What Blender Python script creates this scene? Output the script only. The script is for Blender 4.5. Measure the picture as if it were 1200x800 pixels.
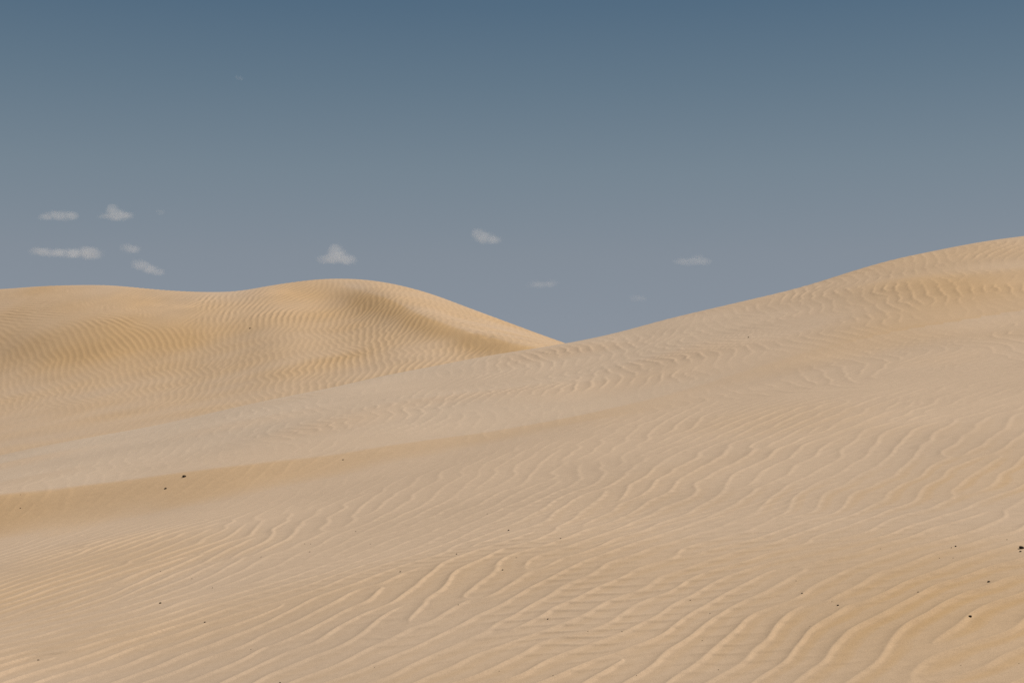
import bpy, bmesh, math, random
import numpy as np
from mathutils import Vector

for _o in list(bpy.data.objects):
    bpy.data.objects.remove(_o)
S = bpy.context.scene
COL = S.collection
R = math.radians
rng = np.random.default_rng(11)
random.seed(5)

# ------------------------------------------------------------------ camera
EYE = 1.6
PITCH = R(3.43)
FPX = 1200 * 50.0 / 36.0            # focal length in pixels of the 1200 px wide photograph
cd = bpy.data.cameras.new("camera")
cd.lens = 50.0
cd.sensor_width = 36.0
cd.clip_start = 0.05
cd.clip_end = 30000.0
cam = bpy.data.objects.new("camera", cd)
COL.objects.link(cam)
cam.location = (0, 0, EYE)
cam.rotation_euler = (R(90) + PITCH, 0, 0)
S.camera = cam

# ------------------------------------------------------------------ sky, sun, exposure
SUN_EL, SUN_AZ = R(59), R(87)      # azimuth from +Y (view direction), negative = to the left
w = bpy.data.worlds.new("World")
S.world = w
w.use_nodes = True
nt = w.node_tree
nt.nodes.clear()
out = nt.nodes.new("ShaderNodeOutputWorld")
bg = nt.nodes.new("ShaderNodeBackground")
sky = nt.nodes.new("ShaderNodeTexSky")
sky.sky_type = 'NISHITA'
sky.sun_disc = False
sky.sun_elevation = SUN_EL
sky.sun_rotation = SUN_AZ
sky.altitude = 300
sky.air_density = 1.0
sky.dust_density = 0.4
sky.ozone_density = 1.5
bg.inputs["Strength"].default_value = 0.06
# dry, slightly dusty desert air: the same veil at every bearing, greyer low down and deeper blue higher up
tc = nt.nodes.new("ShaderNodeTexCoord")
sep = nt.nodes.new("ShaderNodeSeparateXYZ")
ramp = nt.nodes.new("ShaderNodeValToRGB")
mul = nt.nodes.new("ShaderNodeMix")
mul.data_type = 'RGBA'
mul.blend_type = 'MULTIPLY'
mul.inputs["Factor"].default_value = 1.0
SKY_Z = [0.063, 0.119, 0.178, 0.235, 0.288, 0.75]
VEIL = [[0.845, 0.757, 0.869], [0.987, 0.826, 0.79], [1.01, 0.887, 0.764], [0.86, 0.83, 0.729], [0.675, 0.745, 0.683], [0.58, 0.667, 0.628]]
GLOW = [[4.236, 4.863, 5.698], [3.91, 4.579, 5.386], [3.074, 4.038, 4.936], [2.168, 3.244, 4.303], [1.478, 2.549, 3.783], [0.354, 0.963, 2.124]]
def fill(r, cols):
    e = r.color_ramp.elements
    e[0].position = SKY_Z[0]
    e[1].position = SKY_Z[-1]
    for z_ in SKY_Z[1:-1]:
        e.new(z_)
    for k_, c_ in enumerate(cols):
        e[k_].color = (*c_, 1)
fill(ramp, VEIL)
ramp2 = nt.nodes.new("ShaderNodeValToRGB")
fill(ramp2, [[c_ / 6.0 for c_ in q_] for q_ in GLOW])
up = nt.nodes.new("ShaderNodeVectorMath")
up.operation = 'SCALE'
up.inputs["Scale"].default_value = 6.0
even = nt.nodes.new("ShaderNodeMix")
even.data_type = 'RGBA'
even.inputs["Factor"].default_value = 0.8
nt.links.new(sep.outputs["Z"], ramp2.inputs["Fac"])
nt.links.new(ramp2.outputs["Color"], up.inputs[0])
nt.links.new(mul.outputs["Result"], even.inputs["A"])
nt.links.new(up.outputs[0], even.inputs["B"])
nt.links.new(tc.outputs["Generated"], sep.inputs[0])
nt.links.new(sep.outputs["Z"], ramp.inputs["Fac"])
nt.links.new(sky.outputs[0], mul.inputs["A"])
nt.links.new(ramp.outputs["Color"], mul.inputs["B"])
nt.links.new(even.outputs["Result"], bg.inputs["Color"])
nt.links.new(bg.outputs[0], out.inputs["Surface"])

sd = bpy.data.lights.new("sun", 'SUN')
sd.energy = 4.1
sd.angle = R(0.5)
sd.color = (1.0, 0.955, 0.88)
sun = bpy.data.objects.new("sun", sd)
COL.objects.link(sun)
to_sun = Vector((math.sin(SUN_AZ) * math.cos(SUN_EL), math.cos(SUN_AZ) * math.cos(SUN_EL), math.sin(SUN_EL)))
sun.rotation_euler = to_sun.to_track_quat('Z', 'Y').to_euler()
sun.location = (0, 0, 60)

S.view_settings.view_transform = 'Standard'
S.view_settings.look = 'None'
S.view_settings.exposure = 0.0
S.view_settings.gamma = 1.0
S.render.engine = 'CYCLES'
S.cycles.use_denoising = False
S.cycles.max_bounces = 6
S.cycles.volume_bounces = 2


def tag(o, label, cat=None, group=None, kind=None):
    o["label"] = label
    if cat:
        o["category"] = cat
    if group:
        o["group"] = group
    if kind:
        o["kind"] = kind


# ------------------------------------------------------------------ numeric helpers
def blur(a, sig):
    """Gaussian blur (sigma in cells, scalar or per axis), reflected borders."""
    sy, sx = (sig, sig) if np.isscalar(sig) else sig
    for ax, s in ((0, sy), (1, sx)):
        if s <= 0:
            continue
        r = int(max(1, math.ceil(3 * s)))
        k = np.exp(-0.5 * (np.arange(-r, r + 1) / s) ** 2)
        k /= k.sum()
        n = a.shape[ax]
        idx = np.abs(np.arange(-r, n + r))
        idx = np.where(idx >= n, 2 * (n - 1) - idx, idx)
        idx = np.clip(idx, 0, n - 1)
        p = np.take(a, idx, axis=ax)
        acc = 0
        for i, kk in enumerate(k):
            sl = [slice(None)] * a.ndim
            sl[ax] = slice(i, i + n)
            acc = acc + kk * p[tuple(sl)]
        a = acc
    return a


def fnoise(shape, sig):
    """Smooth random field, unit variance; sigma in cells (sy, sx)."""
    sy, sx = (sig, sig) if np.isscalar(sig) else sig
    f = np.fft.rfft2(rng.standard_normal(shape))
    ky = np.fft.fftfreq(shape[0])[:, None]
    kx = np.fft.rfftfreq(shape[1])[None, :]
    f *= np.exp(-2 * math.pi ** 2 * ((ky * sy) ** 2 + (kx * sx) ** 2))
    a = np.fft.irfft2(f, s=shape)
    a -= a.mean()
    return a / (a.std() + 1e-12)


def sstep(a, b, x):
    t = np.clip((x - a) / (b - a), 0, 1)
    return t * t * (3 - 2 * t)


def pchip(xk, yk, x):
    """Monotone cubic through one column's knots."""
    h = np.diff(xk)
    d = np.diff(yk) / h
    m = np.zeros_like(yk)
    for i in range(1, len(xk) - 1):
        if d[i - 1] * d[i] > 0:
            w1, w2 = 2 * h[i] + h[i - 1], h[i] + 2 * h[i - 1]
            m[i] = (w1 + w2) / (w1 / d[i - 1] + w2 / d[i])
    m[0], m[-1] = d[0], d[-1]
    i = np.clip(np.searchsorted(xk, x) - 1, 0, len(xk) - 2)
    t = (x - xk[i]) / h[i]
    return ((2 * t ** 3 - 3 * t ** 2 + 1) * yk[i] + (t ** 3 - 2 * t ** 2 + t) * h[i] * m[i]
            + (-2 * t ** 3 + 3 * t ** 2) * yk[i + 1] + (t ** 3 - t ** 2) * h[i] * m[i + 1])


CP, SP = math.cos(PITCH), math.sin(PITCH)


def px_to_sT(px, py):
    """Photo pixel -> ray slopes s = X/Y, T = (Z-EYE)/Y."""
    a = (np.asarray(px, float) - 600) / FPX
    b = (400 - np.asarray(py, float)) / FPX
    q = CP - b * SP
    return a / q, (SP + b * CP) / q


def to_px(X, Y, Z):
    z = Z - EYE
    d = Y * CP + z * SP
    u = -Y * SP + z * CP
    return 600 + FPX * X / d, 400 - FPX * u / d


def curve(pts):
    """Polyline in photo pixels -> smooth function T(s), defined past both ends."""
    p = np.array(pts, float)
    s, T = px_to_sT(p[:, 0], p[:, 1])
    def f(q):
        q = np.asarray(q, float)
        v = pchip(s, T, np.clip(q, s[0], s[-1]))
        return v
    return f


# ------------------------------------------------------------------ lie of the land
# Survey lines of the dunes read off the photograph (bearing and height angle); each is given its distance below.
L_front = curve([(-700, 800), (600, 800), (1900, 800)])
L_foot = curve([(-700, 770), (-300, 700), (0, 630), (200, 590), (400, 550), (600, 511), (800, 470), (1000, 425), (1200, 388), (1500, 345), (1900, 310)])
L_brow = curve([(-700, 660), (-300, 618), (0, 580), (200, 552), (400, 525), (600, 498), (700, 482), (800, 458), (1000, 405), (1200, 363), (1500, 322), (1900, 290)])
L_crest = curve([(-700, 690), (-300, 602), (0, 536), (200, 494), (400, 450), (500, 431), (600, 414), (660, 403.5), (720, 392), (804, 371),
                 (887, 352), (950, 336), (1000, 321), (1056, 305), (1112, 292), (1169, 281), (1200, 276.5), (1300, 266), (1500, 252), (1900, 262)])
L_sky = curve([(-700, 380), (-300, 352), (-100, 343), (0, 338), (60, 334), (120, 333), (180, 337), (240, 340), (270, 340), (310, 333), (350, 327),
               (385, 324), (420, 325), (450, 329), (500, 342), (540, 357), (600, 379), (660, 401), (720, 422), (800, 445), (1000, 470), (1900, 520)])


def depth(pts):
    p = np.array(pts, float)
    s = (p[:, 0] - 600) / FPX
    return lambda q: pchip(s, p[:, 1], np.clip(q, s[0], s[-1]))


D_front = depth([(-700, 7.6), (0, 6.0), (600, 4.9), (1200, 4.2), (1900, 3.7)])
D_foot = depth([(-700, 10.6), (0, 10.9), (300, 11.0), (600, 11.4), (1200, 13.0), (1900, 14.5)])
D_brow = depth([(-700, 11.5), (0, 11.55), (300, 11.6), (600, 12.1), (1200, 14.6), (1900, 17)])
D_crest = depth([(-700, 17.5), (0, 18), (600, 20), (1200, 21.5), (1900, 22)])
D_base = depth([(-700, 23), (0, 23.5), (400, 27.5), (700, 30), (1900, 32)])
D_sky = depth([(-700, 54), (0, 47.5), (130, 46.5), (260, 45), (400, 46.0), (520, 44), (660, 40.5), (1000, 40), (1900, 42)])

NS, SMAX = 520, 0.80
SG = np.linspace(-SMAX, SMAX, NS)
YG = np.concatenate([np.arange(3.0, 24.0, 0.05), np.arange(24.0, 60.0, 0.08), np.arange(60.0, 112.0, 0.5)])
NLEV = 46


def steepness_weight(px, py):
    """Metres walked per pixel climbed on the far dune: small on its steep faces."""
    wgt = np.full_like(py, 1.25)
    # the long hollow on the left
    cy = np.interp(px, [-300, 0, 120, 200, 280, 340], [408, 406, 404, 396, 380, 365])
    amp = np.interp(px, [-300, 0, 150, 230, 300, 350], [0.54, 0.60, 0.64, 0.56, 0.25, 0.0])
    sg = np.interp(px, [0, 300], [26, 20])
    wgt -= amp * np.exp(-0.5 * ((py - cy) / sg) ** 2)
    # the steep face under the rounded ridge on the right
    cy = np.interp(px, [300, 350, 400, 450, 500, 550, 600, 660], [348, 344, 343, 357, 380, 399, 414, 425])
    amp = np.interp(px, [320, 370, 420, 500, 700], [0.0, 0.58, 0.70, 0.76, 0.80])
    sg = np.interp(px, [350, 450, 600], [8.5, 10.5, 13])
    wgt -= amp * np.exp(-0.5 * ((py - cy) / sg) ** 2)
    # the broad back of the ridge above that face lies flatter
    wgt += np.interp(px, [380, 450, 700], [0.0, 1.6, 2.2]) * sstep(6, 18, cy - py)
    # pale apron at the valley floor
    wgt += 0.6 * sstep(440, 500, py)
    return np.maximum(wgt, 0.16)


tab = np.zeros((NS, len(YG)))
Ysplit1 = np.zeros(NS)
Ysplit2 = np.zeros(NS)
for i, s in enumerate(SG):
    pxc = 600 + FPX * s
    y0, y1, y2, y3 = D_front(s), D_foot(s), D_brow(s), D_crest(s)
    yb, ys = D_base(s), D_sky(s)
    t0, t1, t2, t3, ts = L_front(s), L_foot(s), L_brow(s), L_crest(s), L_sky(s)
    tb = min(t3 - 0.010, ts - 0.02)
    z0, z1, z2, z3 = y0 * t0, y1 * t1, y2 * t2, y3 * t3
    Yk, Zk = [], []
    g0 = (z1 - z0) / (y1 - y0)
    Yk += [y0 - 3.4, y0 - 1.2]
    Zk += [z0 - 3.4 * g0 - 0.25, z0 - 1.2 * g0 - 0.03]
    # near slope: knots between front and foot
    for q in (0.0, 0.33, 0.66):
        Yk.append(y0 + q * (y1 - y0))
        Zk.append(z0 + q * (z1 - z0) + 0.05 * math.sin(math.pi * q))
    Yk += [y1, 0.45 * y1 + 0.55 * y2, y2]
    Zk += [z1, z1 + 0.42 * (z2 - z1), z2]
    for q in (0.35, 0.7):           # gently domed upper slope
        Yk.append(y2 + q * (y3 - y2))
        Zk.append((t2 + (t3 - t2) * (q + 0.13 * math.sin(math.pi * q))) * Yk[-1])
    Yk += [y3, y3 + 0.9]
    Zk += [z3, z3 - 0.02 + 0.9 * (t3 - 0.05)]
    zb = yb * tb
    Yk += [0.5 * (y3 + yb) + 0.6]
    Zk += [min(0.5 * (z3 + zb) - 0.3, (0.5 * (y3 + yb)) * (t3 - 0.02))]
    # far dune
    pyb = 400 - FPX * math.tan(math.atan(tb) - PITCH)
    pys = 400 - FPX * math.tan(math.atan(ts) - PITCH)
    pyl = np.linspace(pyb, pys, NLEV)
    wl = steepness_weight(np.full(NLEV, pxc), pyl)
    cum = np.concatenate([[0], np.cumsum(0.5 * (wl[1:] + wl[:-1]))])
    Yl = yb + (ys - yb) * cum / cum[-1]
    _, Tl = px_to_sT(pxc, pyl)
    for yy, tt in zip(Yl, Tl):
        Yk.append(yy)
        Zk.append(yy * tt)
    zs = Zk[-1]
    Yk += [ys + 2.5, ys + 8, ys + 22, ys + 38, 118]
    Zk += [zs - 0.15, zs - 1.6, zs - 4.5, -3.4 - EYE, -3.9 - EYE]
    tab[i] = pchip(np.array(Yk), np.array(Zk), YG)
    Ysplit1[i] = y2 - 0.12
    Ysplit2[i] = 0.55 * y3 + 0.45 * yb
n1 = np.searchsorted(YG, 24.0)
n2 = np.searchsorted(YG, 60.0)
tab[:, :n1] = blur(tab[:, :n1], (3, 1.6))
mid = blur(tab[:, n1 - 30:n2], (3, 4.0))
tab[:, n1:n2] = mid[:, 30:]
# the flanks outside the picture run out into the plain
side = sstep(0.55, 0.80, np.abs(SG))[:, None]
tab = tab * (1 - side) + np.minimum(tab, -4.0 + 0 * tab) * side


def bil(img, u, v):
    """Bilinear lookup img[v, u] in cells."""
    h, ww = img.shape
    u = np.clip(u, 0, ww - 1.001)
    v = np.clip(v, 0, h - 1.001)
    iu, iv = u.astype(int), v.astype(int)
    fu, fv = u - iu, v - iv
    return ((img[iv, iu] * (1 - fu) + img[iv, iu + 1] * fu) * (1 - fv)
            + (img[iv + 1, iu] * (1 - fu) + img[iv + 1, iu + 1] * fu) * fv)


def H0(X, Y):
    """Ground height without ripples."""
    X = np.asarray(X, float)
    Y = np.asarray(Y, float)
    Yc = np.maximum(Y, 3.0)
    s = X / Yc
    iu = np.interp(Yc, YG, np.arange(len(YG)))
    iv = (np.clip(s, -SMAX, SMAX) + SMAX) / (2 * SMAX) * (NS - 1)
    z = bil(tab, iu, iv)
    back = np.maximum(3.0 - Y, 0)
    return EYE + z - 0.09 * back - 0.012 * back ** 2


# ------------------------------------------------------------------ wind ripples
def angle_field(pts, px, py, pw=2.6, floor=25.0):
    """Direction of the ripple crests as seen in the photograph: (px, py, degrees), blended."""
    c = np.zeros_like(px)
    s = np.zeros_like(px)
    for x, y, a in pts:
        wgt = 1.0 / (((px - x) ** 2 * 0.6 + (py - y) ** 2 * 1.4 + floor ** 2) ** (pw / 2))
        c += wgt * math.cos(2 * R(a))
        s += wgt * math.sin(2 * R(a))
    return 0.5 * np.arctan2(s, c)


def ripple_domain(x0, x1, y0, y1, cell, lam, pts, iters=9, nb=12, ang_sd=14.0, rad_sd=0.2, wob=0.16, sharp=6):
    """Self-organised ripple crests (oriented band-pass feedback), with forks and breaks."""
    nx, ny = int((x1 - x0) / cell), int((y1 - y0) / cell)
    gx = x0 + np.arange(nx) * cell
    gy = y0 + np.arange(ny) * cell
    X, Y = np.meshgrid(gx, gy)
    Z = H0(X, Y)
    px, py = to_px(X, Y, Z)
    al = angle_field(pts, px, py)
    pxy, pxx = np.gradient(px, cell)
    pyy, pyx = np.gradient(py, cell)
    cx, cy = np.cos(al), -np.sin(al)
    det = pxx * pyy - pxy * pyx
    det = np.where(np.abs(det) < 1e-3, np.sign(det + 1e-9) * 1e-3, det)
    dx = (pyy * cx - pxy * cy) / det
    dy = (-pyx * cx + pxx * cy) / det
    th = np.arctan2(dy, dx)
    c2, s2 = blur(np.cos(2 * th), 0.5 / cell * 0.6), blur(np.sin(2 * th), 0.5 / cell * 0.6)
    th = 0.5 * np.arctan2(s2, c2) + wob * fnoise((ny, nx), lam * 2.2 / cell)
    f = rng.standard_normal((ny, nx))
    KY = np.fft.fftfreq(ny, cell)[:, None]
    KX = np.fft.rfftfreq(nx, cell)[None, :]
    kr = np.hypot(KX, KY)
    ka = np.arctan2(KY, KX)
    k0 = 1.0 / lam
    G, W, Q = [], [], []
    CUT = R(125)
    for b in range(nb):
        t = math.pi * b / nb
        dlt = ka - (t + math.pi / 2)
        dlt = np.arctan2(np.sin(2 * dlt), np.cos(2 * dlt)) / 2
        G.append(np.exp(-0.5 * ((kr - k0) / (rad_sd * k0)) ** 2) * np.exp(-0.5 * (dlt / R(ang_sd)) ** 2))
        tn = t if t < CUT else t - math.pi          # downwind side: to the right and towards the valley mouth
        Q.append(-1j * np.sign(KX * math.sin(tn) - KY * math.cos(tn)))
        W.append(np.maximum(np.cos(th - t), 0 - np.cos(th - t)) ** (2 * sharp))
    ws = sum(W)
    for it in range(iters):
        F = np.fft.rfft2(f)
        acc = 0
        for g, ww in zip(G, W):
            acc = acc + ww * np.fft.irfft2(F * g, s=(ny, nx))
        acc /= ws
        f = np.tanh(1.6 * acc / (blur(acc ** 2, lam * 1.5 / cell) ** 0.5 + 0.15 * acc.std() + 1e-12))
    # in-phase and quadrature parts give every spot its place between two crests
    F = np.fft.rfft2(f)
    re, im = 0, 0
    for g, ww, qq in zip(G, W, Q):
        re = re + ww * np.fft.irfft2(F * g, s=(ny, nx))
        im = im + ww * np.fft.irfft2(F * g * qq, s=(ny, nx))
    re, im = re / ws, im / ws
    env = blur(re ** 2 + im ** 2, lam * 2.5 / cell) ** 0.5 + 0.25 * re.std()
    return dict(x0=x0, y0=y0, c=cell, re=re / env, im=im / env, lam=lam)


def profile_table(lee, rise, n=720):
    """Height over one wavelength: long stoss rising to a brink at phase 0, short lee, flat trough."""
    ph = (np.arange(n) + 0.5) / n * 2 * math.pi - math.pi
    h = np.where(ph < 0, np.clip((ph + math.pi) / math.pi, 0, 1) ** rise, 1 - sstep(0, lee, ph))
    k = np.exp(-0.5 * (np.arange(-60, 61) / 13.0) ** 2)
    k /= k.sum()
    h = np.convolve(np.concatenate([h[-60:], h, h[:60]]), k, mode='valid')
    return h - h.mean()


def crest(d, tabl, X, Y, warp=0.0, lee=False):
    """Ripple height at world points, unit amplitude."""
    if warp:
        wx, wy = sample(P2, X, Y, 'x'), sample(P2, X, Y, 'y')
        X, Y = X + warp * wx, Y + warp * wy
    re, im = sample(d, X, Y, 're'), sample(d, X, Y, 'im')
    a = np.hypot(re, im)
    ph = np.arctan2(im, re)
    u = (ph + math.pi) / (2 * math.pi) * len(tabl) - 0.5
    h = np.interp(u, np.arange(-1, len(tabl) + 1), np.concatenate([tabl[-1:], tabl, tabl[:1]]))
    if lee:
        k = sstep(6.0, 9.0, Y)                  # crests are rounder further up the slope
        soft = np.interp(u, np.arange(-1, len(tabl) + 1), np.concatenate([T_soft[-1:], T_soft, T_soft[:1]]))
        h = h * (1 - k) + soft * k
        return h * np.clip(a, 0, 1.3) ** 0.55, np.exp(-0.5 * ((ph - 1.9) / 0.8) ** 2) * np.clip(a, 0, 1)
    return h * np.clip(a, 0, 1.4) ** 0.8


def sample(d, X, Y, key):
    u = (X - d['x0']) / d['c']
    v = (Y - d['y0']) / d['c']
    ny, nx = d[key].shape
    m = (u > 0) & (u < nx - 1) & (v > 0) & (v < ny - 1)
    e = np.minimum(np.minimum(u, nx - 1 - u), np.minimum(v, ny - 1 - v))
    return np.where(m, bil(d[key], u, v) * np.clip(e / 20, 0, 1), 0)


A_near = [(0, 660, 16), (0, 780, 17), (150, 700, 18), (300, 780, 23), (300, 640, 22), (450, 700, 28), (450, 580, 26), (600, 620, 33), (600, 720, 29), (600, 540, 24),
          (620, 790, 29), (740, 620, 38), (760, 700, 27), (800, 560, 34), (900, 510, 22), (900, 640, 34), (900, 780, 34), (1050, 560, 36), (1050, 700, 36), (1150, 480, 26), (1180, 620, 38),
          (1180, 780, 37), (1050, 790, 40), (1120, 740, 40), (980, 740, 37), (1150, 690, 40), (760, 780, 31), (1100, 420, 20), (200, 575, 14), (0, 610, 14), (500, 515, 14),
          (50, 555, 95), (250, 520, 92), (400, 480, 82), (500, 460, 80), (600, 450, 100), (650, 430, 130), (750, 420, 110), (850, 400, 130), (950, 380, 145),
          (1000, 340, 118), (1080, 340, 130), (1120, 370, 150), (1150, 320, 155), (1200, 330, 160)]
A_fine = [(0, 700, 10), (300, 700, 9), (600, 700, 7), (760, 640, 8), (900, 700, 6), (1200, 700, 8), (600, 580, 12), (0, 600, 10), (1000, 500, 16), (400, 520, 8)]
A_far = [(0, 350, 12), (100, 350, 16), (200, 352, 20), (300, 355, 24), (60, 372, 8), (200, 374, 10), (330, 345, 8), (360, 352, 172), (300, 372, 60),
         (0, 400, 132), (60, 405, 132), (120, 410, 130), (180, 405, 120), (230, 400, 108), (50, 440, 96), (120, 445, 100), (200, 430, 96),
         (260, 420, 88), (300, 395, 85), (340, 385, 88), (380, 380, 95), (420, 385, 98), (300, 440, 92), (360, 410, 108), (400, 410, 115), (440, 425, 118),
         (480, 420, 112), (430, 372, 10), (460, 374, 12), (480, 381, 14), (500, 388, 16), (520, 395, 18), (540, 402, 20), (440, 394, 80), (465, 392, 50), (490, 400, 50), (535, 414, 60), (510, 414, 96), (550, 420, 90),
         (420, 356, 62), (450, 360, 56), (480, 372, 50), (420, 338, 75), (480, 350, 80), (540, 378, 95), (580, 395, 100), (610, 400, 100), (640, 405, 95),
         (150, 480, 82), (60, 490, 80), (250, 470, 75), (150, 510, 30)]

near = ripple_domain(-9.5, 10.5, 3.2, 24.5, 0.0185, 0.152, A_near, ang_sd=18.0, rad_sd=0.30, wob=0.19)
fine = ripple_domain(-5.5, 6.0, 3.2, 13.0, 0.015, 0.088, A_fine, iters=6, wob=0.25, ang_sd=17)
far = ripple_domain(-23, 6.5, 25.0, 54.0, 0.026, 0.178, A_far, wob=0.08, ang_sd=16)

T_soft = profile_table(1.35, 2.4)
T_near, T_fine, T_far = profile_table(0.9, 3.2), profile_table(1.2, 1.5), profile_table(1.3, 1.4)
# wavering of the crest lines, metres
P2 = dict(x0=-12.0, y0=2.0, c=0.03)
P2['x'], P2['y'] = (0.8 * fnoise((800, 800), 2.2) + 0.9 * fnoise((800, 800), 6.0) for _ in 'xy')

# patchiness of the ripples
NXP, NYP = 400, 520
P = dict(x0=-24.0, y0=2.0, c=0.1)
P['a'] = fnoise((NYP, NXP), 5.0)
P['b'] = fnoise((NYP, NXP), 12.0)
P['t'] = fnoise((NYP, NXP), (3.0, 4.5))
P['k'] = fnoise((NYP, NXP), 1.6)
P['u'] = fnoise((NYP, NXP), 22.0)


def ripples(X, Y, Z, s):
    """Ripple height and the golden tint: coarse grains, plus shade painted on the steep banks."""
    px, py = to_px(X, np.maximum(Y, 2.5), Z)
    yfoot = 400 - FPX * np.tan(np.arctan(L_foot(s)) - PITCH)
    ybrow = 400 - FPX * np.tan(np.arctan(L_brow(s)) - PITCH)
    ycrest = 400 - FPX * np.tan(np.arctan(L_crest(s)) - PITCH)
    Y1, Y2, Y3, Yb, Ys = D_foot(s), D_brow(s), D_crest(s), D_base(s), D_sky(s)
    pa = sample(P, X, Y, 'a')
    pb = sample(P, X, Y, 'b')
    pt = sample(P, X, Y, 't')
    pu = sample(P, X, Y, 'u')
    # near slope: strong at the bottom, dying out towards the foot of the bank
    q = (Y - D_front(s)) / (Y1 - D_front(s))
    aN = 0.0083 * (1.0 - 0.55 * sstep(0.15, 0.9, q)) * (1 - 0.85 * sstep(0.72, 1.02, q - 0.25 * sstep(600, 1100, px)))
    aN *= np.clip(1.0 + 0.24 * pa, 0.45, 1.6)
    aN *= np.interp(px, [0, 500], [1.5, 1.08])
    aN *= 1.0 - 0.28 * sstep(600, 1050, px) * sstep(0.9, 0.2, q)
    up = sstep(-0.2, 0.35, (Y - Y2) / (Y3 - Y2))
    aM = 0.0048 * up * np.interp(px, [0, 300, 500, 900, 1200], [0.25, 0.5, 0.8, 1.0, 0.9]) * np.clip(1.0 + 0.35 * pa, 0.3, 1.8) * (1 - 0.6 * sstep(0.8, 1.0, (Y - Y2) / (Y3 - Y2)))
    amp = np.where(Y < 0.5 * (Y1 + Y2), aN, np.maximum(aN * 0 + 0.0016, aM))
    amp = np.where(Y < Y1, np.maximum(amp, 0.0012), amp)
    pk = sample(P, X, Y, 'k')
    amp = amp * np.clip(1.0 + np.where(Y < Y1, 0.16, 0.5) * pk, 0.15, 2.0)
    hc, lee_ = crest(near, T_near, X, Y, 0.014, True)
    h = amp * hc
    aF = 0.0042 * np.clip(0.75 + 0.5 * pb, 0.1, 1.7) * (1 - sstep(0.85, 1.0, q) * 0.3) * np.interp(px, [0, 300, 700, 1200], [0.2, 0.4, 1.5, 0.9]) * sstep(13.0, 10.0, Y)
    aF = aF * np.clip(0.75 - 1.1 * hc, 0.1, 1.2)     # secondary ripples lie in the troughs
    h = h + aF * crest(fine, T_fine, X, Y, 0.008)
    # far dune
    aX = 0.0092 * np.interp(px, [-200, 0, 150, 300, 450, 560, 640], [0.95, 0.95, 0.95, 1.05, 1.6, 1.65, 1.6])
    aX = aX * (1 - 0.75 * sstep(450, 500, py)) * (1 - 0.65 * sstep(0.93, 1.0, (Y - Yb) / (Ys - Yb)))
    net = sstep(385, 365, py) * sstep(380, 320, px)
    aX = aX * (np.clip(1.0 + 0.22 * pa + 0.55 * net * pk, 0.2, 1.9) * (1 + 1.3 * net))
    face = np.exp(-0.5 * ((py - np.interp(px, [400, 450, 500, 550, 600, 660], [343, 357, 380, 399, 412, 424])) / 9.0) ** 2) * sstep(470, 540, px)
    aX = aX * (1 - 0.85 * face)
    h = h + np.where((Y > 24.5) & (Y < 54), aX * crest(far, T_far, X, Y), 0)
    # gentle unevenness of the sand body
    h = h + 0.010 * pa + 0.022 * pb + np.where(Y > 24.5, 0.03 * pu - 0.010 * pa - 0.018 * pb, 0.0)
    # scalloped hollows below the right end of the far ridge
    for (hx, hy, hr) in HOLES:
        d2 = ((X - hx) / hr) ** 2 + ((Y - hy) / (hr * 2.0)) ** 2
        h = h - np.where(d2 < 9, 0.03 * np.exp(-d2 * 1.3), 0)
    # coarse golden grains: ripple lees, loose patches, steep banks; bank tint also paints shade
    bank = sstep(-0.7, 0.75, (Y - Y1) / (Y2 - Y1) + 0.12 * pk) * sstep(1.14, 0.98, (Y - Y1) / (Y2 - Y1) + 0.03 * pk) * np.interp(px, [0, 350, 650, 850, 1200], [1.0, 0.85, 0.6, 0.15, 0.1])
    tint = 0.66 * bank  # golden sand, also painted shade where the bank's slope stays too bright
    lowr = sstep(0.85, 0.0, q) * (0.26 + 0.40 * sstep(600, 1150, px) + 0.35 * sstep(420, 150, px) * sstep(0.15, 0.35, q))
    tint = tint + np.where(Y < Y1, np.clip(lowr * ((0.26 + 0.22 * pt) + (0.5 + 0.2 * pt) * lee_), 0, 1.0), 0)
    rise = np.where((Y > Y2) & (Y < Y3), 0.5 * sstep(900, 1150, px) * sstep(1.1, 0.5, (Y - Y2) / (Y3 - Y2)), 0)  # tint on the upper right face, painting in part of its shade
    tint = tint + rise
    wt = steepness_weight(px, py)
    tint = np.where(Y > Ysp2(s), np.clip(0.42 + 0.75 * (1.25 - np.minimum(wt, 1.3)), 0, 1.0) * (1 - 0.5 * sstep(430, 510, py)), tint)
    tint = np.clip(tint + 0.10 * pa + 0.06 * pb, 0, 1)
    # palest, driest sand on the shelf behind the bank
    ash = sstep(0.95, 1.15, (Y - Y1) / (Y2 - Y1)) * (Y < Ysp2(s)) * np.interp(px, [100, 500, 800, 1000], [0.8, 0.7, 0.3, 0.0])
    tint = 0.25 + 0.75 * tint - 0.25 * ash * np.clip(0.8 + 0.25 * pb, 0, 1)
    return h, tint


def Ysp2(s):
    return np.interp(s, SG, Ysplit2)


def march(px, py, full=False):
    """Where the line of sight through a photo pixel meets the ground."""
    s, T = px_to_sT(px, py)
    Ys_ = np.arange(3.2, 62, 0.01)
    z = EYE + T * Ys_
    g = H0(s * Ys_, Ys_)
    k = int(np.argmax(g >= z))
    return float(s * Ys_[k]), float(Ys_[k])


HOLES = []
HOLES = [(*march(x, y), r) for x, y, r in ((528, 373, .10), (538, 377, .10), (548, 381, .11), (560, 385, .12), (568, 388, .13), (581, 391, .14), (591, 394, .15),
                                           (603, 396, .18), (616, 400, .17), (628, 403, .17), (637, 405, .15), (555, 390, .10), (572, 397, .10))]


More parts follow.
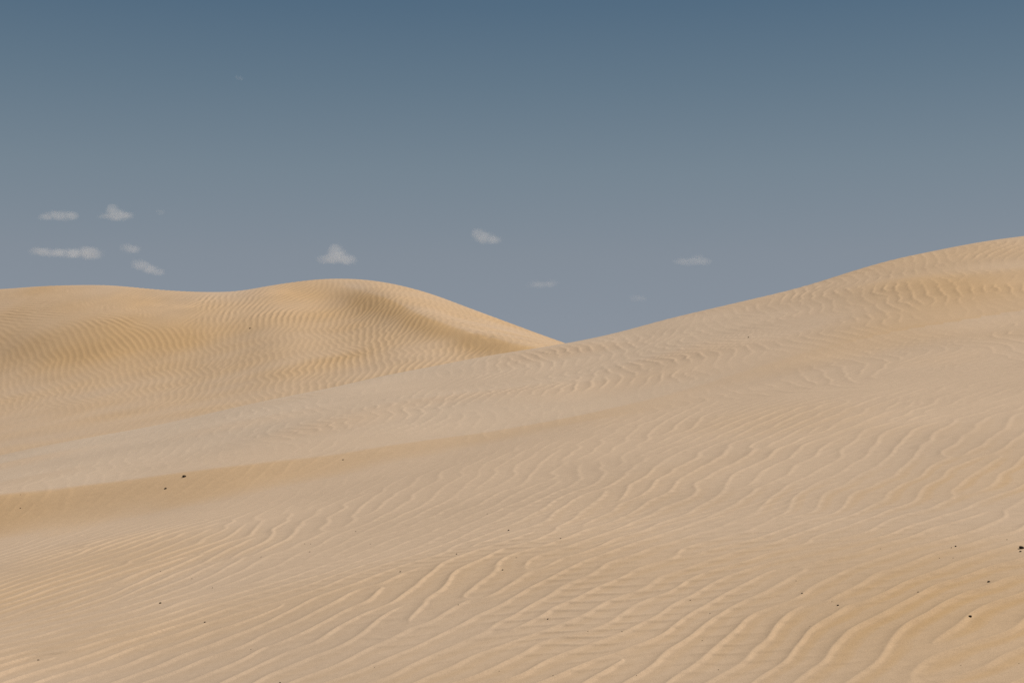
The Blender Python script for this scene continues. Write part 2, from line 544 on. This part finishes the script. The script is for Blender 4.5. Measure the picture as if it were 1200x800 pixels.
def H(X, Y):
    X = np.atleast_1d(np.asarray(X, float))
    Y = np.atleast_1d(np.asarray(Y, float))
    Z = H0(X, Y)
    s = np.clip(X / np.maximum(Y, 3.0), -SMAX, SMAX)
    h, t = ripples(X, Y, Z, s)
    return Z + h, t


# ------------------------------------------------------------------ materials
def new_mat(name):
    m = bpy.data.materials.new(name)
    m.use_nodes = True
    n = m.node_tree
    n.nodes.clear()
    o = n.nodes.new("ShaderNodeOutputMaterial")
    return m, n, o


def sand_material():
    m, n, o = new_mat("wind_blown_sand")
    L = n.links.new
    b = n.nodes.new("ShaderNodeBsdfPrincipled")
    b.inputs["Roughness"].default_value = 0.95
    b.inputs["Specular IOR Level"].default_value = 0.12
    at = n.nodes.new("ShaderNodeAttribute")
    at.attribute_name = "golden"
    geo = n.nodes.new("ShaderNodeNewGeometry")
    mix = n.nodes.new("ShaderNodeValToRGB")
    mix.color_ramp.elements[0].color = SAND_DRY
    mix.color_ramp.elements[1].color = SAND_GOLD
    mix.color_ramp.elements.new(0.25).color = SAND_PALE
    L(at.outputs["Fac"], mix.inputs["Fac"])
    # grain-scale speckle and slow drifts of tone
    n1_ = n.nodes.new("ShaderNodeTexNoise")
    n1_.inputs["Scale"].default_value = 240
    n1_.inputs["Detail"].default_value = 2
    n2_ = n.nodes.new("ShaderNodeTexNoise")
    n2_.inputs["Scale"].default_value = 0.9
    n2_.inputs["Detail"].default_value = 5
    n2_.inputs["Roughness"].default_value = 0.6
    n3_ = n.nodes.new("ShaderNodeTexNoise")
    n3_.inputs["Scale"].default_value = 28
    n3_.inputs["Detail"].default_value = 3
    for q in (n1_, n2_, n3_):
        L(geo.outputs["Position"], q.inputs["Vector"])
    def rng_(src, lo, hi):
        r = n.nodes.new("ShaderNodeMapRange")
        r.inputs["From Min"].default_value = 0.3
        r.inputs["From Max"].default_value = 0.7
        r.inputs["To Min"].default_value = lo
        r.inputs["To Max"].default_value = hi
        L(src.outputs["Fac"], r.inputs["Value"])
        return r
    r1, r2, r3 = rng_(n1_, 0.90, 1.10), rng_(n2_, 0.955, 1.045), rng_(n3_, 0.965, 1.035)
    m1 = n.nodes.new("ShaderNodeMath"); m1.operation = 'MULTIPLY'
    m2 = n.nodes.new("ShaderNodeMath"); m2.operation = 'MULTIPLY'
    L(r1.outputs[0], m1.inputs[0]); L(r2.outputs[0], m1.inputs[1])
    L(m1.outputs[0], m2.inputs[0]); L(r3.outputs[0], m2.inputs[1])
    vm = n.nodes.new("ShaderNodeVectorMath"); vm.operation = 'SCALE'
    L(mix.outputs["Color"], vm.inputs[0])
    L(m2.outputs[0], vm.inputs["Scale"])
    L(vm.outputs[0], b.inputs["Base Color"])
    bp = n.nodes.new("ShaderNodeBump")
    bp.inputs["Strength"].default_value = 0.25
    bp.inputs["Distance"].default_value = 0.002
    L(n1_.outputs["Fac"], bp.inputs["Height"])
    L(bp.outputs["Normal"], b.inputs["Normal"])
    L(b.outputs[0], o.inputs["Surface"])
    return m


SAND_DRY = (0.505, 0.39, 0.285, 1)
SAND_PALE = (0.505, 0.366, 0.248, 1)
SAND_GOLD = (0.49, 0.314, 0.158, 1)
SAND = sand_material()


# ------------------------------------------------------------------ dune meshes
sc = np.concatenate([np.linspace(-0.79, -0.42, 56, endpoint=False), np.linspace(-0.42, 0.42, 980, endpoint=False), np.linspace(0.42, 0.79, 57)])
yrows = [np.linspace(-9, 3.2, 26, endpoint=False)]
def by_px(y0, y1, n, hgt):
    q = np.linspace(1 / (y0), 1 / (y1), n, endpoint=False)
    return 1 / q
yrows += [by_px(3.2, 4.2, 24, 0), by_px(4.2, 9.0, 460, 0), np.linspace(9.0, 12.5, 115, endpoint=False), np.linspace(12.5, 22.5, 105, endpoint=False),
          np.linspace(22.5, 27, 16, endpoint=False), np.linspace(27, 50, 420, endpoint=False), np.linspace(50, 59.5, 30, endpoint=False), np.linspace(59.5, 108, 20)]
yr = np.concatenate(yrows)
g = np.sqrt(yr ** 2 + 1.2 ** 2)
GX = sc[None, :] * g[:, None]
GY = np.repeat(yr[:, None], len(sc), axis=1)
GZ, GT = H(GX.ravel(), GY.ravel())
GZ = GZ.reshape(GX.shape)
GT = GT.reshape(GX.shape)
NR, NC = GX.shape
# surface normals of the whole sand sheet, shared by the dunes so that no seam shows
du = np.stack(np.gradient(np.stack([GX, GY, GZ], -1), axis=1), 0)
dv = np.stack(np.gradient(np.stack([GX, GY, GZ], -1), axis=0), 0)
GN = np.cross(du, dv)
GN /= np.linalg.norm(GN, axis=-1, keepdims=True)
sm = np.clip(GX / np.maximum(GY, 3.0), -SMAX, SMAX)
cell_y = 0.25 * (GY[:-1, :-1] + GY[1:, :-1] + GY[:-1, 1:] + GY[1:, 1:])
cell_s = 0.25 * (sm[:-1, :-1] + sm[1:, :-1] + sm[:-1, 1:] + sm[1:, 1:])
zone = np.where(cell_y < np.interp(cell_s, SG, Ysplit1), 0, np.where(cell_y < Ysp2(cell_s), 1, 2))
VID = np.arange(NR * NC).reshape(NR, NC)


def dune(name, z, label):
    r, c = np.nonzero(zone == z)
    quads = np.stack([VID[r, c], VID[r, c + 1], VID[r + 1, c + 1], VID[r + 1, c]], 1)
    used, inv = np.unique(quads, return_inverse=True)
    quads = inv.reshape(-1, 4).astype(np.int32)
    co = np.stack([GX.ravel()[used], GY.ravel()[used], GZ.ravel()[used]], 1).astype(np.float32)
    me = bpy.data.meshes.new(name)
    me.vertices.add(len(co))
    me.vertices.foreach_set("co", co.ravel())
    me.loops.add(len(quads) * 4)
    me.loops.foreach_set("vertex_index", quads.ravel())
    me.polygons.add(len(quads))
    me.polygons.foreach_set("loop_start", np.arange(0, len(quads) * 4, 4, dtype=np.int32))
    me.polygons.foreach_set("use_smooth", np.ones(len(quads), dtype=bool))
    me.update(calc_edges=True)
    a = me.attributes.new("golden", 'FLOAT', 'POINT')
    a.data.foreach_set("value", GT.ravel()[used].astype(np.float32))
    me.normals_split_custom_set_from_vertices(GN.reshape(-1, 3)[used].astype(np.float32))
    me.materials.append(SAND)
    ob = bpy.data.objects.new(name, me)
    COL.objects.link(ob)
    tag(ob, label, "sand dune", None, "structure")
    return ob


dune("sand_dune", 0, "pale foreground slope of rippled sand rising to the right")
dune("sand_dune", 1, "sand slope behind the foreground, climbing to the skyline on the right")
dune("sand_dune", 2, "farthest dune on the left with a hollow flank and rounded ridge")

# desert floor out to the horizon
def desert_floor():
    bm = bmesh.new()
    rad = [0, 20, 60, 110, 130, 160, 220, 320, 500, 800, 1300, 2200, 4000, 7000, 12000]
    n = 96
    rings = []
    for r in rad:
        if r == 0:
            rings.append([bm.verts.new((0, 20, -4.2))])
            continue
        ring = []
        for k in range(n):
            a = 2 * math.pi * k / n
            x, y = r * math.cos(a), 20 + r * math.sin(a)
            z = -4.2
            if r > 130:
                z += min(1.0, (r - 130) / 400) * (1.6 * math.sin(x * 0.011 + 1.3) * math.cos(y * 0.013) + 0.9 * math.sin(0.031 * x + 0.02 * y)) - (r / 12000) * 2
            ring.append(bm.verts.new((x, y, z)))
        rings.append(ring)
    for k in range(n):
        bm.faces.new((rings[0][0], rings[1][k], rings[1][(k + 1) % n]))
    for i in range(1, len(rings) - 1):
        for k in range(n):
            bm.faces.new((rings[i][k], rings[i + 1][k], rings[i + 1][(k + 1) % n], rings[i][(k + 1) % n]))
    for f in bm.faces:
        f.smooth = True
    me = bpy.data.meshes.new("ground")
    bm.to_mesh(me)
    bm.free()
    me.materials.append(SAND)
    ob = bpy.data.objects.new("ground", me)
    COL.objects.link(ob)
    tag(ob, "flat sandy desert floor around and beyond the dunes", "ground", None, "structure")


desert_floor()


# ------------------------------------------------------------------ dark pebbles scattered on the sand
def pebble_material():
    m, n, o = new_mat("dark_pebble")
    L = n.links.new
    b = n.nodes.new("ShaderNodeBsdfPrincipled")
    b.inputs["Roughness"].default_value = 0.85
    b.inputs["Specular IOR Level"].default_value = 0.2
    t = n.nodes.new("ShaderNodeTexNoise")
    t.inputs["Scale"].default_value = 180
    r = n.nodes.new("ShaderNodeValToRGB")
    r.color_ramp.elements[0].color = (0.014, 0.009, 0.006, 1)
    r.color_ramp.elements[1].color = (0.065, 0.042, 0.026, 1)
    g_ = n.nodes.new("ShaderNodeNewGeometry")
    L(g_.outputs["Position"], t.inputs["Vector"])
    L(t.outputs["Fac"], r.inputs["Fac"])
    L(r.outputs["Color"], b.inputs["Base Color"])
    L(b.outputs[0], o.inputs["Surface"])
    return m


PEBBLE = pebble_material()


def pebble_mesh(seed, sub):
    q = random.Random(seed)
    bm = bmesh.new()
    bmesh.ops.create_icosphere(bm, subdivisions=sub, radius=0.5)
    ax = [Vector((q.gauss(0, 1), q.gauss(0, 1), q.gauss(0, 1))).normalized() for _ in range(5)]
    cut = [q.uniform(0.26, 0.46) for _ in range(5)]
    for v in bm.verts:
        for a, c in zip(ax, cut):           # worn facets
            d = v.co.dot(a)
            if d > c:
                v.co -= a * (d - c) * 0.75
        v.co *= q.uniform(0.93, 1.06)
        v.co.x *= 1.0
        v.co.y *= 0.72
        v.co.z *= 0.62
    for f in bm.faces:
        f.smooth = True
    me = bpy.data.meshes.new("pebble")
    bm.to_mesh(me)
    bm.free()
    me.materials.append(PEBBLE)
    return me


PEB_BIG = [pebble_mesh(k, 2) for k in range(5)]
PEB_TINY = [pebble_mesh(20 + k, 1) for k in range(4)]
ONE = "single dark pebbles lying on the sand"
named_pebbles = [
    (216, 555, 6.6, "black oblong pebble on the lip where the pale shelf meets the golden bank at left"),
    (194, 569, 4.4, "small dark pebble on the golden bank just below the black one on its lip"),
    (402, 533, 2.8, "lone tiny dark pebble at the middle of the narrow golden bank"),
    (188, 705, 4.2, "dark pebble beside a bright ripple crest, lower left foreground"),
    (240, 732, 3.8, "dark pebble in a smooth trough, below and right of the crest pebble"),
    (45, 774, 4.0, "dark pebble near the bottom left corner of the foreground slope"),
    (328, 798, 3.6, "dark pebble cut by the bottom edge, left of centre"),
    (1197, 646, 7.4, "largest black pebble, half cut off by the right edge of the picture"),
    (1196, 650.5, 4.2, "small black pebble tucked just under the largest one at the right edge"),
    (1159, 688.5, 5.6, "flat black pebble midway between the right edge pebbles and the lowest right one"),
    (1137, 728, 5.6, "black pebble lowest and leftmost of the three big ones at far right"),
    (982, 714, 4.2, "round black pebble with a faint tiny speck beside it, lower right foreground"),
    (1076, 701, 3.0, "small brown pebble alone between the round black one and the far right ones"),
    (940, 702, 3.0, "small brown pebble left of and above the round black one"),
    (1120, 647, 3.4, "dark brown pebble among faint grit above the far right pebbles"),
    (596, 623, 3.4, "dark speck of a pebble uppermost among those in the middle of the foreground"),
    (535, 654, 3.0, "small dark pebble on a ripple crest near the middle of the foreground"),
    (469, 676, 3.2, "small dark pebble at the left end of the scatter in the middle foreground"),
    (589, 676, 3.2, "small dark pebble lowest in the middle of the foreground scatter"),
    (657, 638, 3.0, "small dark pebble at the right end of the scatter in the middle foreground"),
    (642, 728, 3.0, "small dark pebble in the lower middle foreground above a golden patch"),
    (293, 383, 3.2, "dark stone alone on the upper flank of the farthest dune"),
    (877, 398, 2.6, "lone dark pebble high on the right slope below its skyline"),
]
tiny = [
    (24, 580, "tiny brown speck at the left end of the golden bank, the upper of two"),
    (24, 596, "tiny brown speck at the left end of the golden bank, the lower of two"),
    (357, 636, "tiny speck, left one of a group of three below the golden bank"),
    (364, 636, "tiny speck, top right one of a group of three below the golden bank"),
    (363, 645, "tiny speck, bottom one of a group of three below the golden bank"),
    (306, 652, "tiny speck alone on a crest left of the group of three"),
    (249, 688, "tiny speck between two bright crests, above the lower left pebbles"),
    (225, 677, "tiny faint speck just right of the dull golden patch at lower left"),
    (188, 672, "tiny faint speck in the dull golden patch, above the lower left crest pebble"),
    (294, 761, "tiny speck at lower left, above the pebble cut by the bottom edge"),
    (605, 661, "tiny faint grit above the lowest pebble of the middle scatter"),
    (571, 602, "tiny faint grit just above and left of the uppermost middle pebble"),
    (689, 743, "tiny speck on a ripple crest right of the lower middle pebble"),
    (537, 716, "tiny faint speck left of the lower middle pebble"),
    (434, 635, "tiny speck left of the middle scatter, the lower of two"),
    (417, 621, "tiny speck left of the middle scatter, the upper of two"),
    (746, 796, "tiny speck on the bottom edge, right of the middle"),
    (648, 797, "tiny speck on the bottom edge below the lower middle pebble"),
    (729, 744, "tiny speck farthest right of those round the lower middle pebble"),
    (439, 781, "tiny faint speck near the bottom edge, left of the middle"),
    (585, 788, "tiny faint speck near the bottom edge, at the middle"),
    (975, 710, "tiny speck touching the left side of the round black pebble"),
    (1115, 649, "faint grit grain immediately left of the dark brown pebble at right"),
    (1117, 661, "faint grit grain directly below the dark brown pebble at right"),
    (1101, 660, "faint grit grain farthest left of those near the dark brown pebble"),
    (1180, 635, "faint grain above and left of the largest black pebble"),
    (1126, 780, "tiny brown pebble near the bottom edge below the far right ones"),
    (1194, 777, "tiny brown pebble in the bottom right corner"),
    (842, 786, "tiny brown pebble near the bottom edge left of the golden hollows"),
    (949, 737, "faint grain below and left of the round black pebble"),
    (832, 721, "faint grain, upper of two well left of the round black pebble"),
    (823, 752, "faint grain, lower of two well left of the round black pebble"),
    (1032, 649, "faint lone grain between the middle slope and the dark brown pebble"),
    (933, 686, "faint grain just above the small brown pebble left of the round one"),
    (809, 706, "faint grain at the left end of the right foreground grit"),
]


def put_pebble(px, py, wpx, me, label, group, sink=0.18):
    x, y = march(px, py)
    z = float(H(x, y)[0][0])                # rest on the rippled surface
    wpx *= 0.7 if wpx < 7 else 0.95
    size = wpx / FPX * math.hypot(x, y)
    ob = bpy.data.objects.new("pebble", me)
    COL.objects.link(ob)
    ob.scale = (size, size, size * random.uniform(0.85, 1.1))
    ob.rotation_euler = (random.uniform(-0.25, 0.25), random.uniform(-0.25, 0.25), random.uniform(-0.5, 0.5))
    ob.location = (x, y, z + size * (0.31 - sink))
    tag(ob, label, "pebble", group)


for k, (px_, py_, w_, lab) in enumerate(named_pebbles):
    put_pebble(px_, py_, w_, PEB_BIG[k % 5], lab, ONE)
for k, (px_, py_, lab) in enumerate(tiny):
    put_pebble(px_, py_, random.uniform(1.7, 2.5), PEB_TINY[k % 4], lab, "tiny specks of dark grit on the sand")


# ------------------------------------------------------------------ small fair-weather clouds, 3 km away
CLOUD_Y = 3000.0
MPP = CLOUD_Y / FPX


def cloud(cx, cy, lobes, dens, label, seed, yd=0.0):
    """lobes: (dx, dy, rx, ry) in photo pixels about (cx, cy); converted once to metres."""
    s_, T_ = px_to_sT(cx, cy)
    Yc = CLOUD_Y + yd
    m = Yc / FPX
    q = random.Random(seed)
    L_ = [(Vector((dx * m, q.uniform(-0.3, 0.3) * rx * m, -dy * m)), Vector((1.12 * rx * m, 0.9 * rx * m, 1.25 * ry * m))) for dx, dy, rx, ry in lobes]
    def field(p):
        f = 0.0
        for c, r in L_:
            d = p - c
            e = (d.x / r.x) ** 2 + (d.y / r.y) ** 2 + (d.z / r.z) ** 2
            if e < 1:
                f += 1 - e
        return f
    bm = bmesh.new()
    bmesh.ops.create_icosphere(bm, subdivisions=4, radius=1.0)
    far_r = max(c.length + max(r) for c, r in L_)
    for v in bm.verts:
        d = v.co.normalized()
        r = far_r
        while r > 0.5 and field(d * r) < 0.02:
            r -= far_r / 160
        v.co = d * max(r, 0.5)
    for f in bm.faces:
        f.smooth = True
    me = bpy.data.meshes.new("cloud")
    bm.to_mesh(me)
    bm.free()
    ob = bpy.data.objects.new("cloud", me)
    COL.objects.link(ob)
    ob.location = (s_ * Yc, Yc, EYE + T_ * Yc)
    mt, n, o = new_mat("cloud_vapour")
    K = n.links.new
    tcn = n.nodes.new("ShaderNodeTexCoord")
    total = None
    for c, r in L_:
        sb = n.nodes.new("ShaderNodeVectorMath"); sb.operation = 'SUBTRACT'
        sb.inputs[1].default_value = c
        dv_ = n.nodes.new("ShaderNodeVectorMath"); dv_.operation = 'DIVIDE'
        dv_.inputs[1].default_value = r
        dt = n.nodes.new("ShaderNodeVectorMath"); dt.operation = 'DOT_PRODUCT'
        om = n.nodes.new("ShaderNodeMath"); om.operation = 'SUBTRACT'; om.use_clamp = True
        om.inputs[0].default_value = 1.0
        K(tcn.outputs["Object"], sb.inputs[0]); K(sb.outputs[0], dv_.inputs[0])
        K(dv_.outputs[0], dt.inputs[0]); K(dv_.outputs[0], dt.inputs[1]); K(dt.outputs["Value"], om.inputs[1])
        if total is None:
            total = om
        else:
            ad = n.nodes.new("ShaderNodeMath"); ad.operation = 'ADD'
            K(total.outputs[0], ad.inputs[0]); K(om.outputs[0], ad.inputs[1])
            total = ad
    ns = n.nodes.new("ShaderNodeTexNoise")
    ns.noise_dimensions = '4D'
    ns.inputs["W"].default_value = seed * 3.7
    ns.inputs["Scale"].default_value = 0.06
    ns.inputs["Detail"].default_value = 4
    ns.inputs["Roughness"].default_value = 0.5
    K(tcn.outputs["Object"], ns.inputs["Vector"])
    er_ = n.nodes.new("ShaderNodeMapRange")
    er_.inputs["From Min"].default_value = 0.32
    er_.inputs["From Max"].default_value = 0.68
    er_.inputs["To Min"].default_value = 0.0
    er_.inputs["To Max"].default_value = 0.62
    K(ns.outputs["Fac"], er_.inputs["Value"])
    sbn = n.nodes.new("ShaderNodeMath"); sbn.operation = 'SUBTRACT'; sbn.use_clamp = True
    K(total.outputs[0], sbn.inputs[0]); K(er_.outputs[0], sbn.inputs[1])
    ml = n.nodes.new("ShaderNodeMath"); ml.operation = 'MULTIPLY'
    ml.inputs[1].default_value = 0.21 * dens
    K(sbn.outputs[0], ml.inputs[0])
    pv = n.nodes.new("ShaderNodeVolumePrincipled")
    pv.inputs["Color"].default_value = (0.97, 0.97, 0.97, 1)
    pv.inputs["Anisotropy"].default_value = 0.1
    K(ml.outputs[0], pv.inputs["Density"])
    K(pv.outputs[0], o.inputs["Volume"])
    me.materials.append(mt)
    tag(ob, label, "cloud", "small clouds low over the dunes")


cloud(72, 252, [(-10, 1, 14, 6), (4, 0, 15, 7), (14, 1, 9, 5), (-20, 3, 9, 4)], 0.055, "small flat puff of cloud, upper left of the cluster over the left dune", 1)
cloud(138, 251, [(-6, -2, 12, 10), (2, 1, 14, 7), (14, 2, 10, 5), (-16, 3, 9, 4), (-8, -7, 7, 6)], 0.06, "small cloud with a peaked left side, upper right of the cluster over the left dune", 2)
cloud(188, 249, [(0, 0, 7, 4)], 0.03, "faint scrap of cloud to the right of the peaked cloud at left", 3)
cloud(81, 297, [(-36, -2, 14, 6), (-20, -1, 16, 6), (-2, 0, 17, 6), (16, 0, 17, 8), (30, 1, 15, 8), (24, -4, 10, 6)], 0.06, "longest cloud, a flat streak with a thick right end at far left", 4)
cloud(153, 292, [(-4, -1, 11, 6), (6, 0, 10, 5)], 0.055, "little rounded cloud just above the slanting one, left of centre", 5)
cloud(173, 314, [(-12, -5, 11, 7), (-3, -1, 12, 7), (8, 3, 12, 6), (16, 5, 7, 4)], 0.06, "slanting cloud sinking to the right, lowest of the cluster at left", 6)
cloud(395, 301, [(-1, -6, 12, 10), (3, 1, 19, 9), (-12, 3, 14, 6), (15, 4, 12, 6), (-4, -10, 8, 6)], 0.055, "triangular cloud with a flat base just above the rounded ridge", 7)
cloud(568, 278, [(-6, -2, 12, 9), (4, 1, 15, 8), (14, 3, 10, 5), (-10, -5, 7, 6)], 0.05, "small white cloud alone high above the dip between the dunes", 8)
cloud(637, 332, [(-10, 1, 11, 5), (0, 2, 12, 4), (11, 0, 11, 5)], 0.03, "faint ragged wisp of cloud just above the dip between the dunes", 9)
cloud(811, 305, [(-15, 1, 10, 5), (-3, 2, 13, 5), (7, -1, 12, 7), (16, 2, 10, 5)], 0.036, "faint flat cloud farthest right above the right slope", 10)
cloud(747, 349, [(-3, 0, 8, 5), (5, 1, 7, 4)], 0.03, "very faint small cloud closest to the skyline of the right slope", 11)
cloud(279, 91, [(0, 0, 5.5, 3), (4, 2, 4, 2)], 0.035, "tiny isolated wisp high in the upper left of the sky", 12)
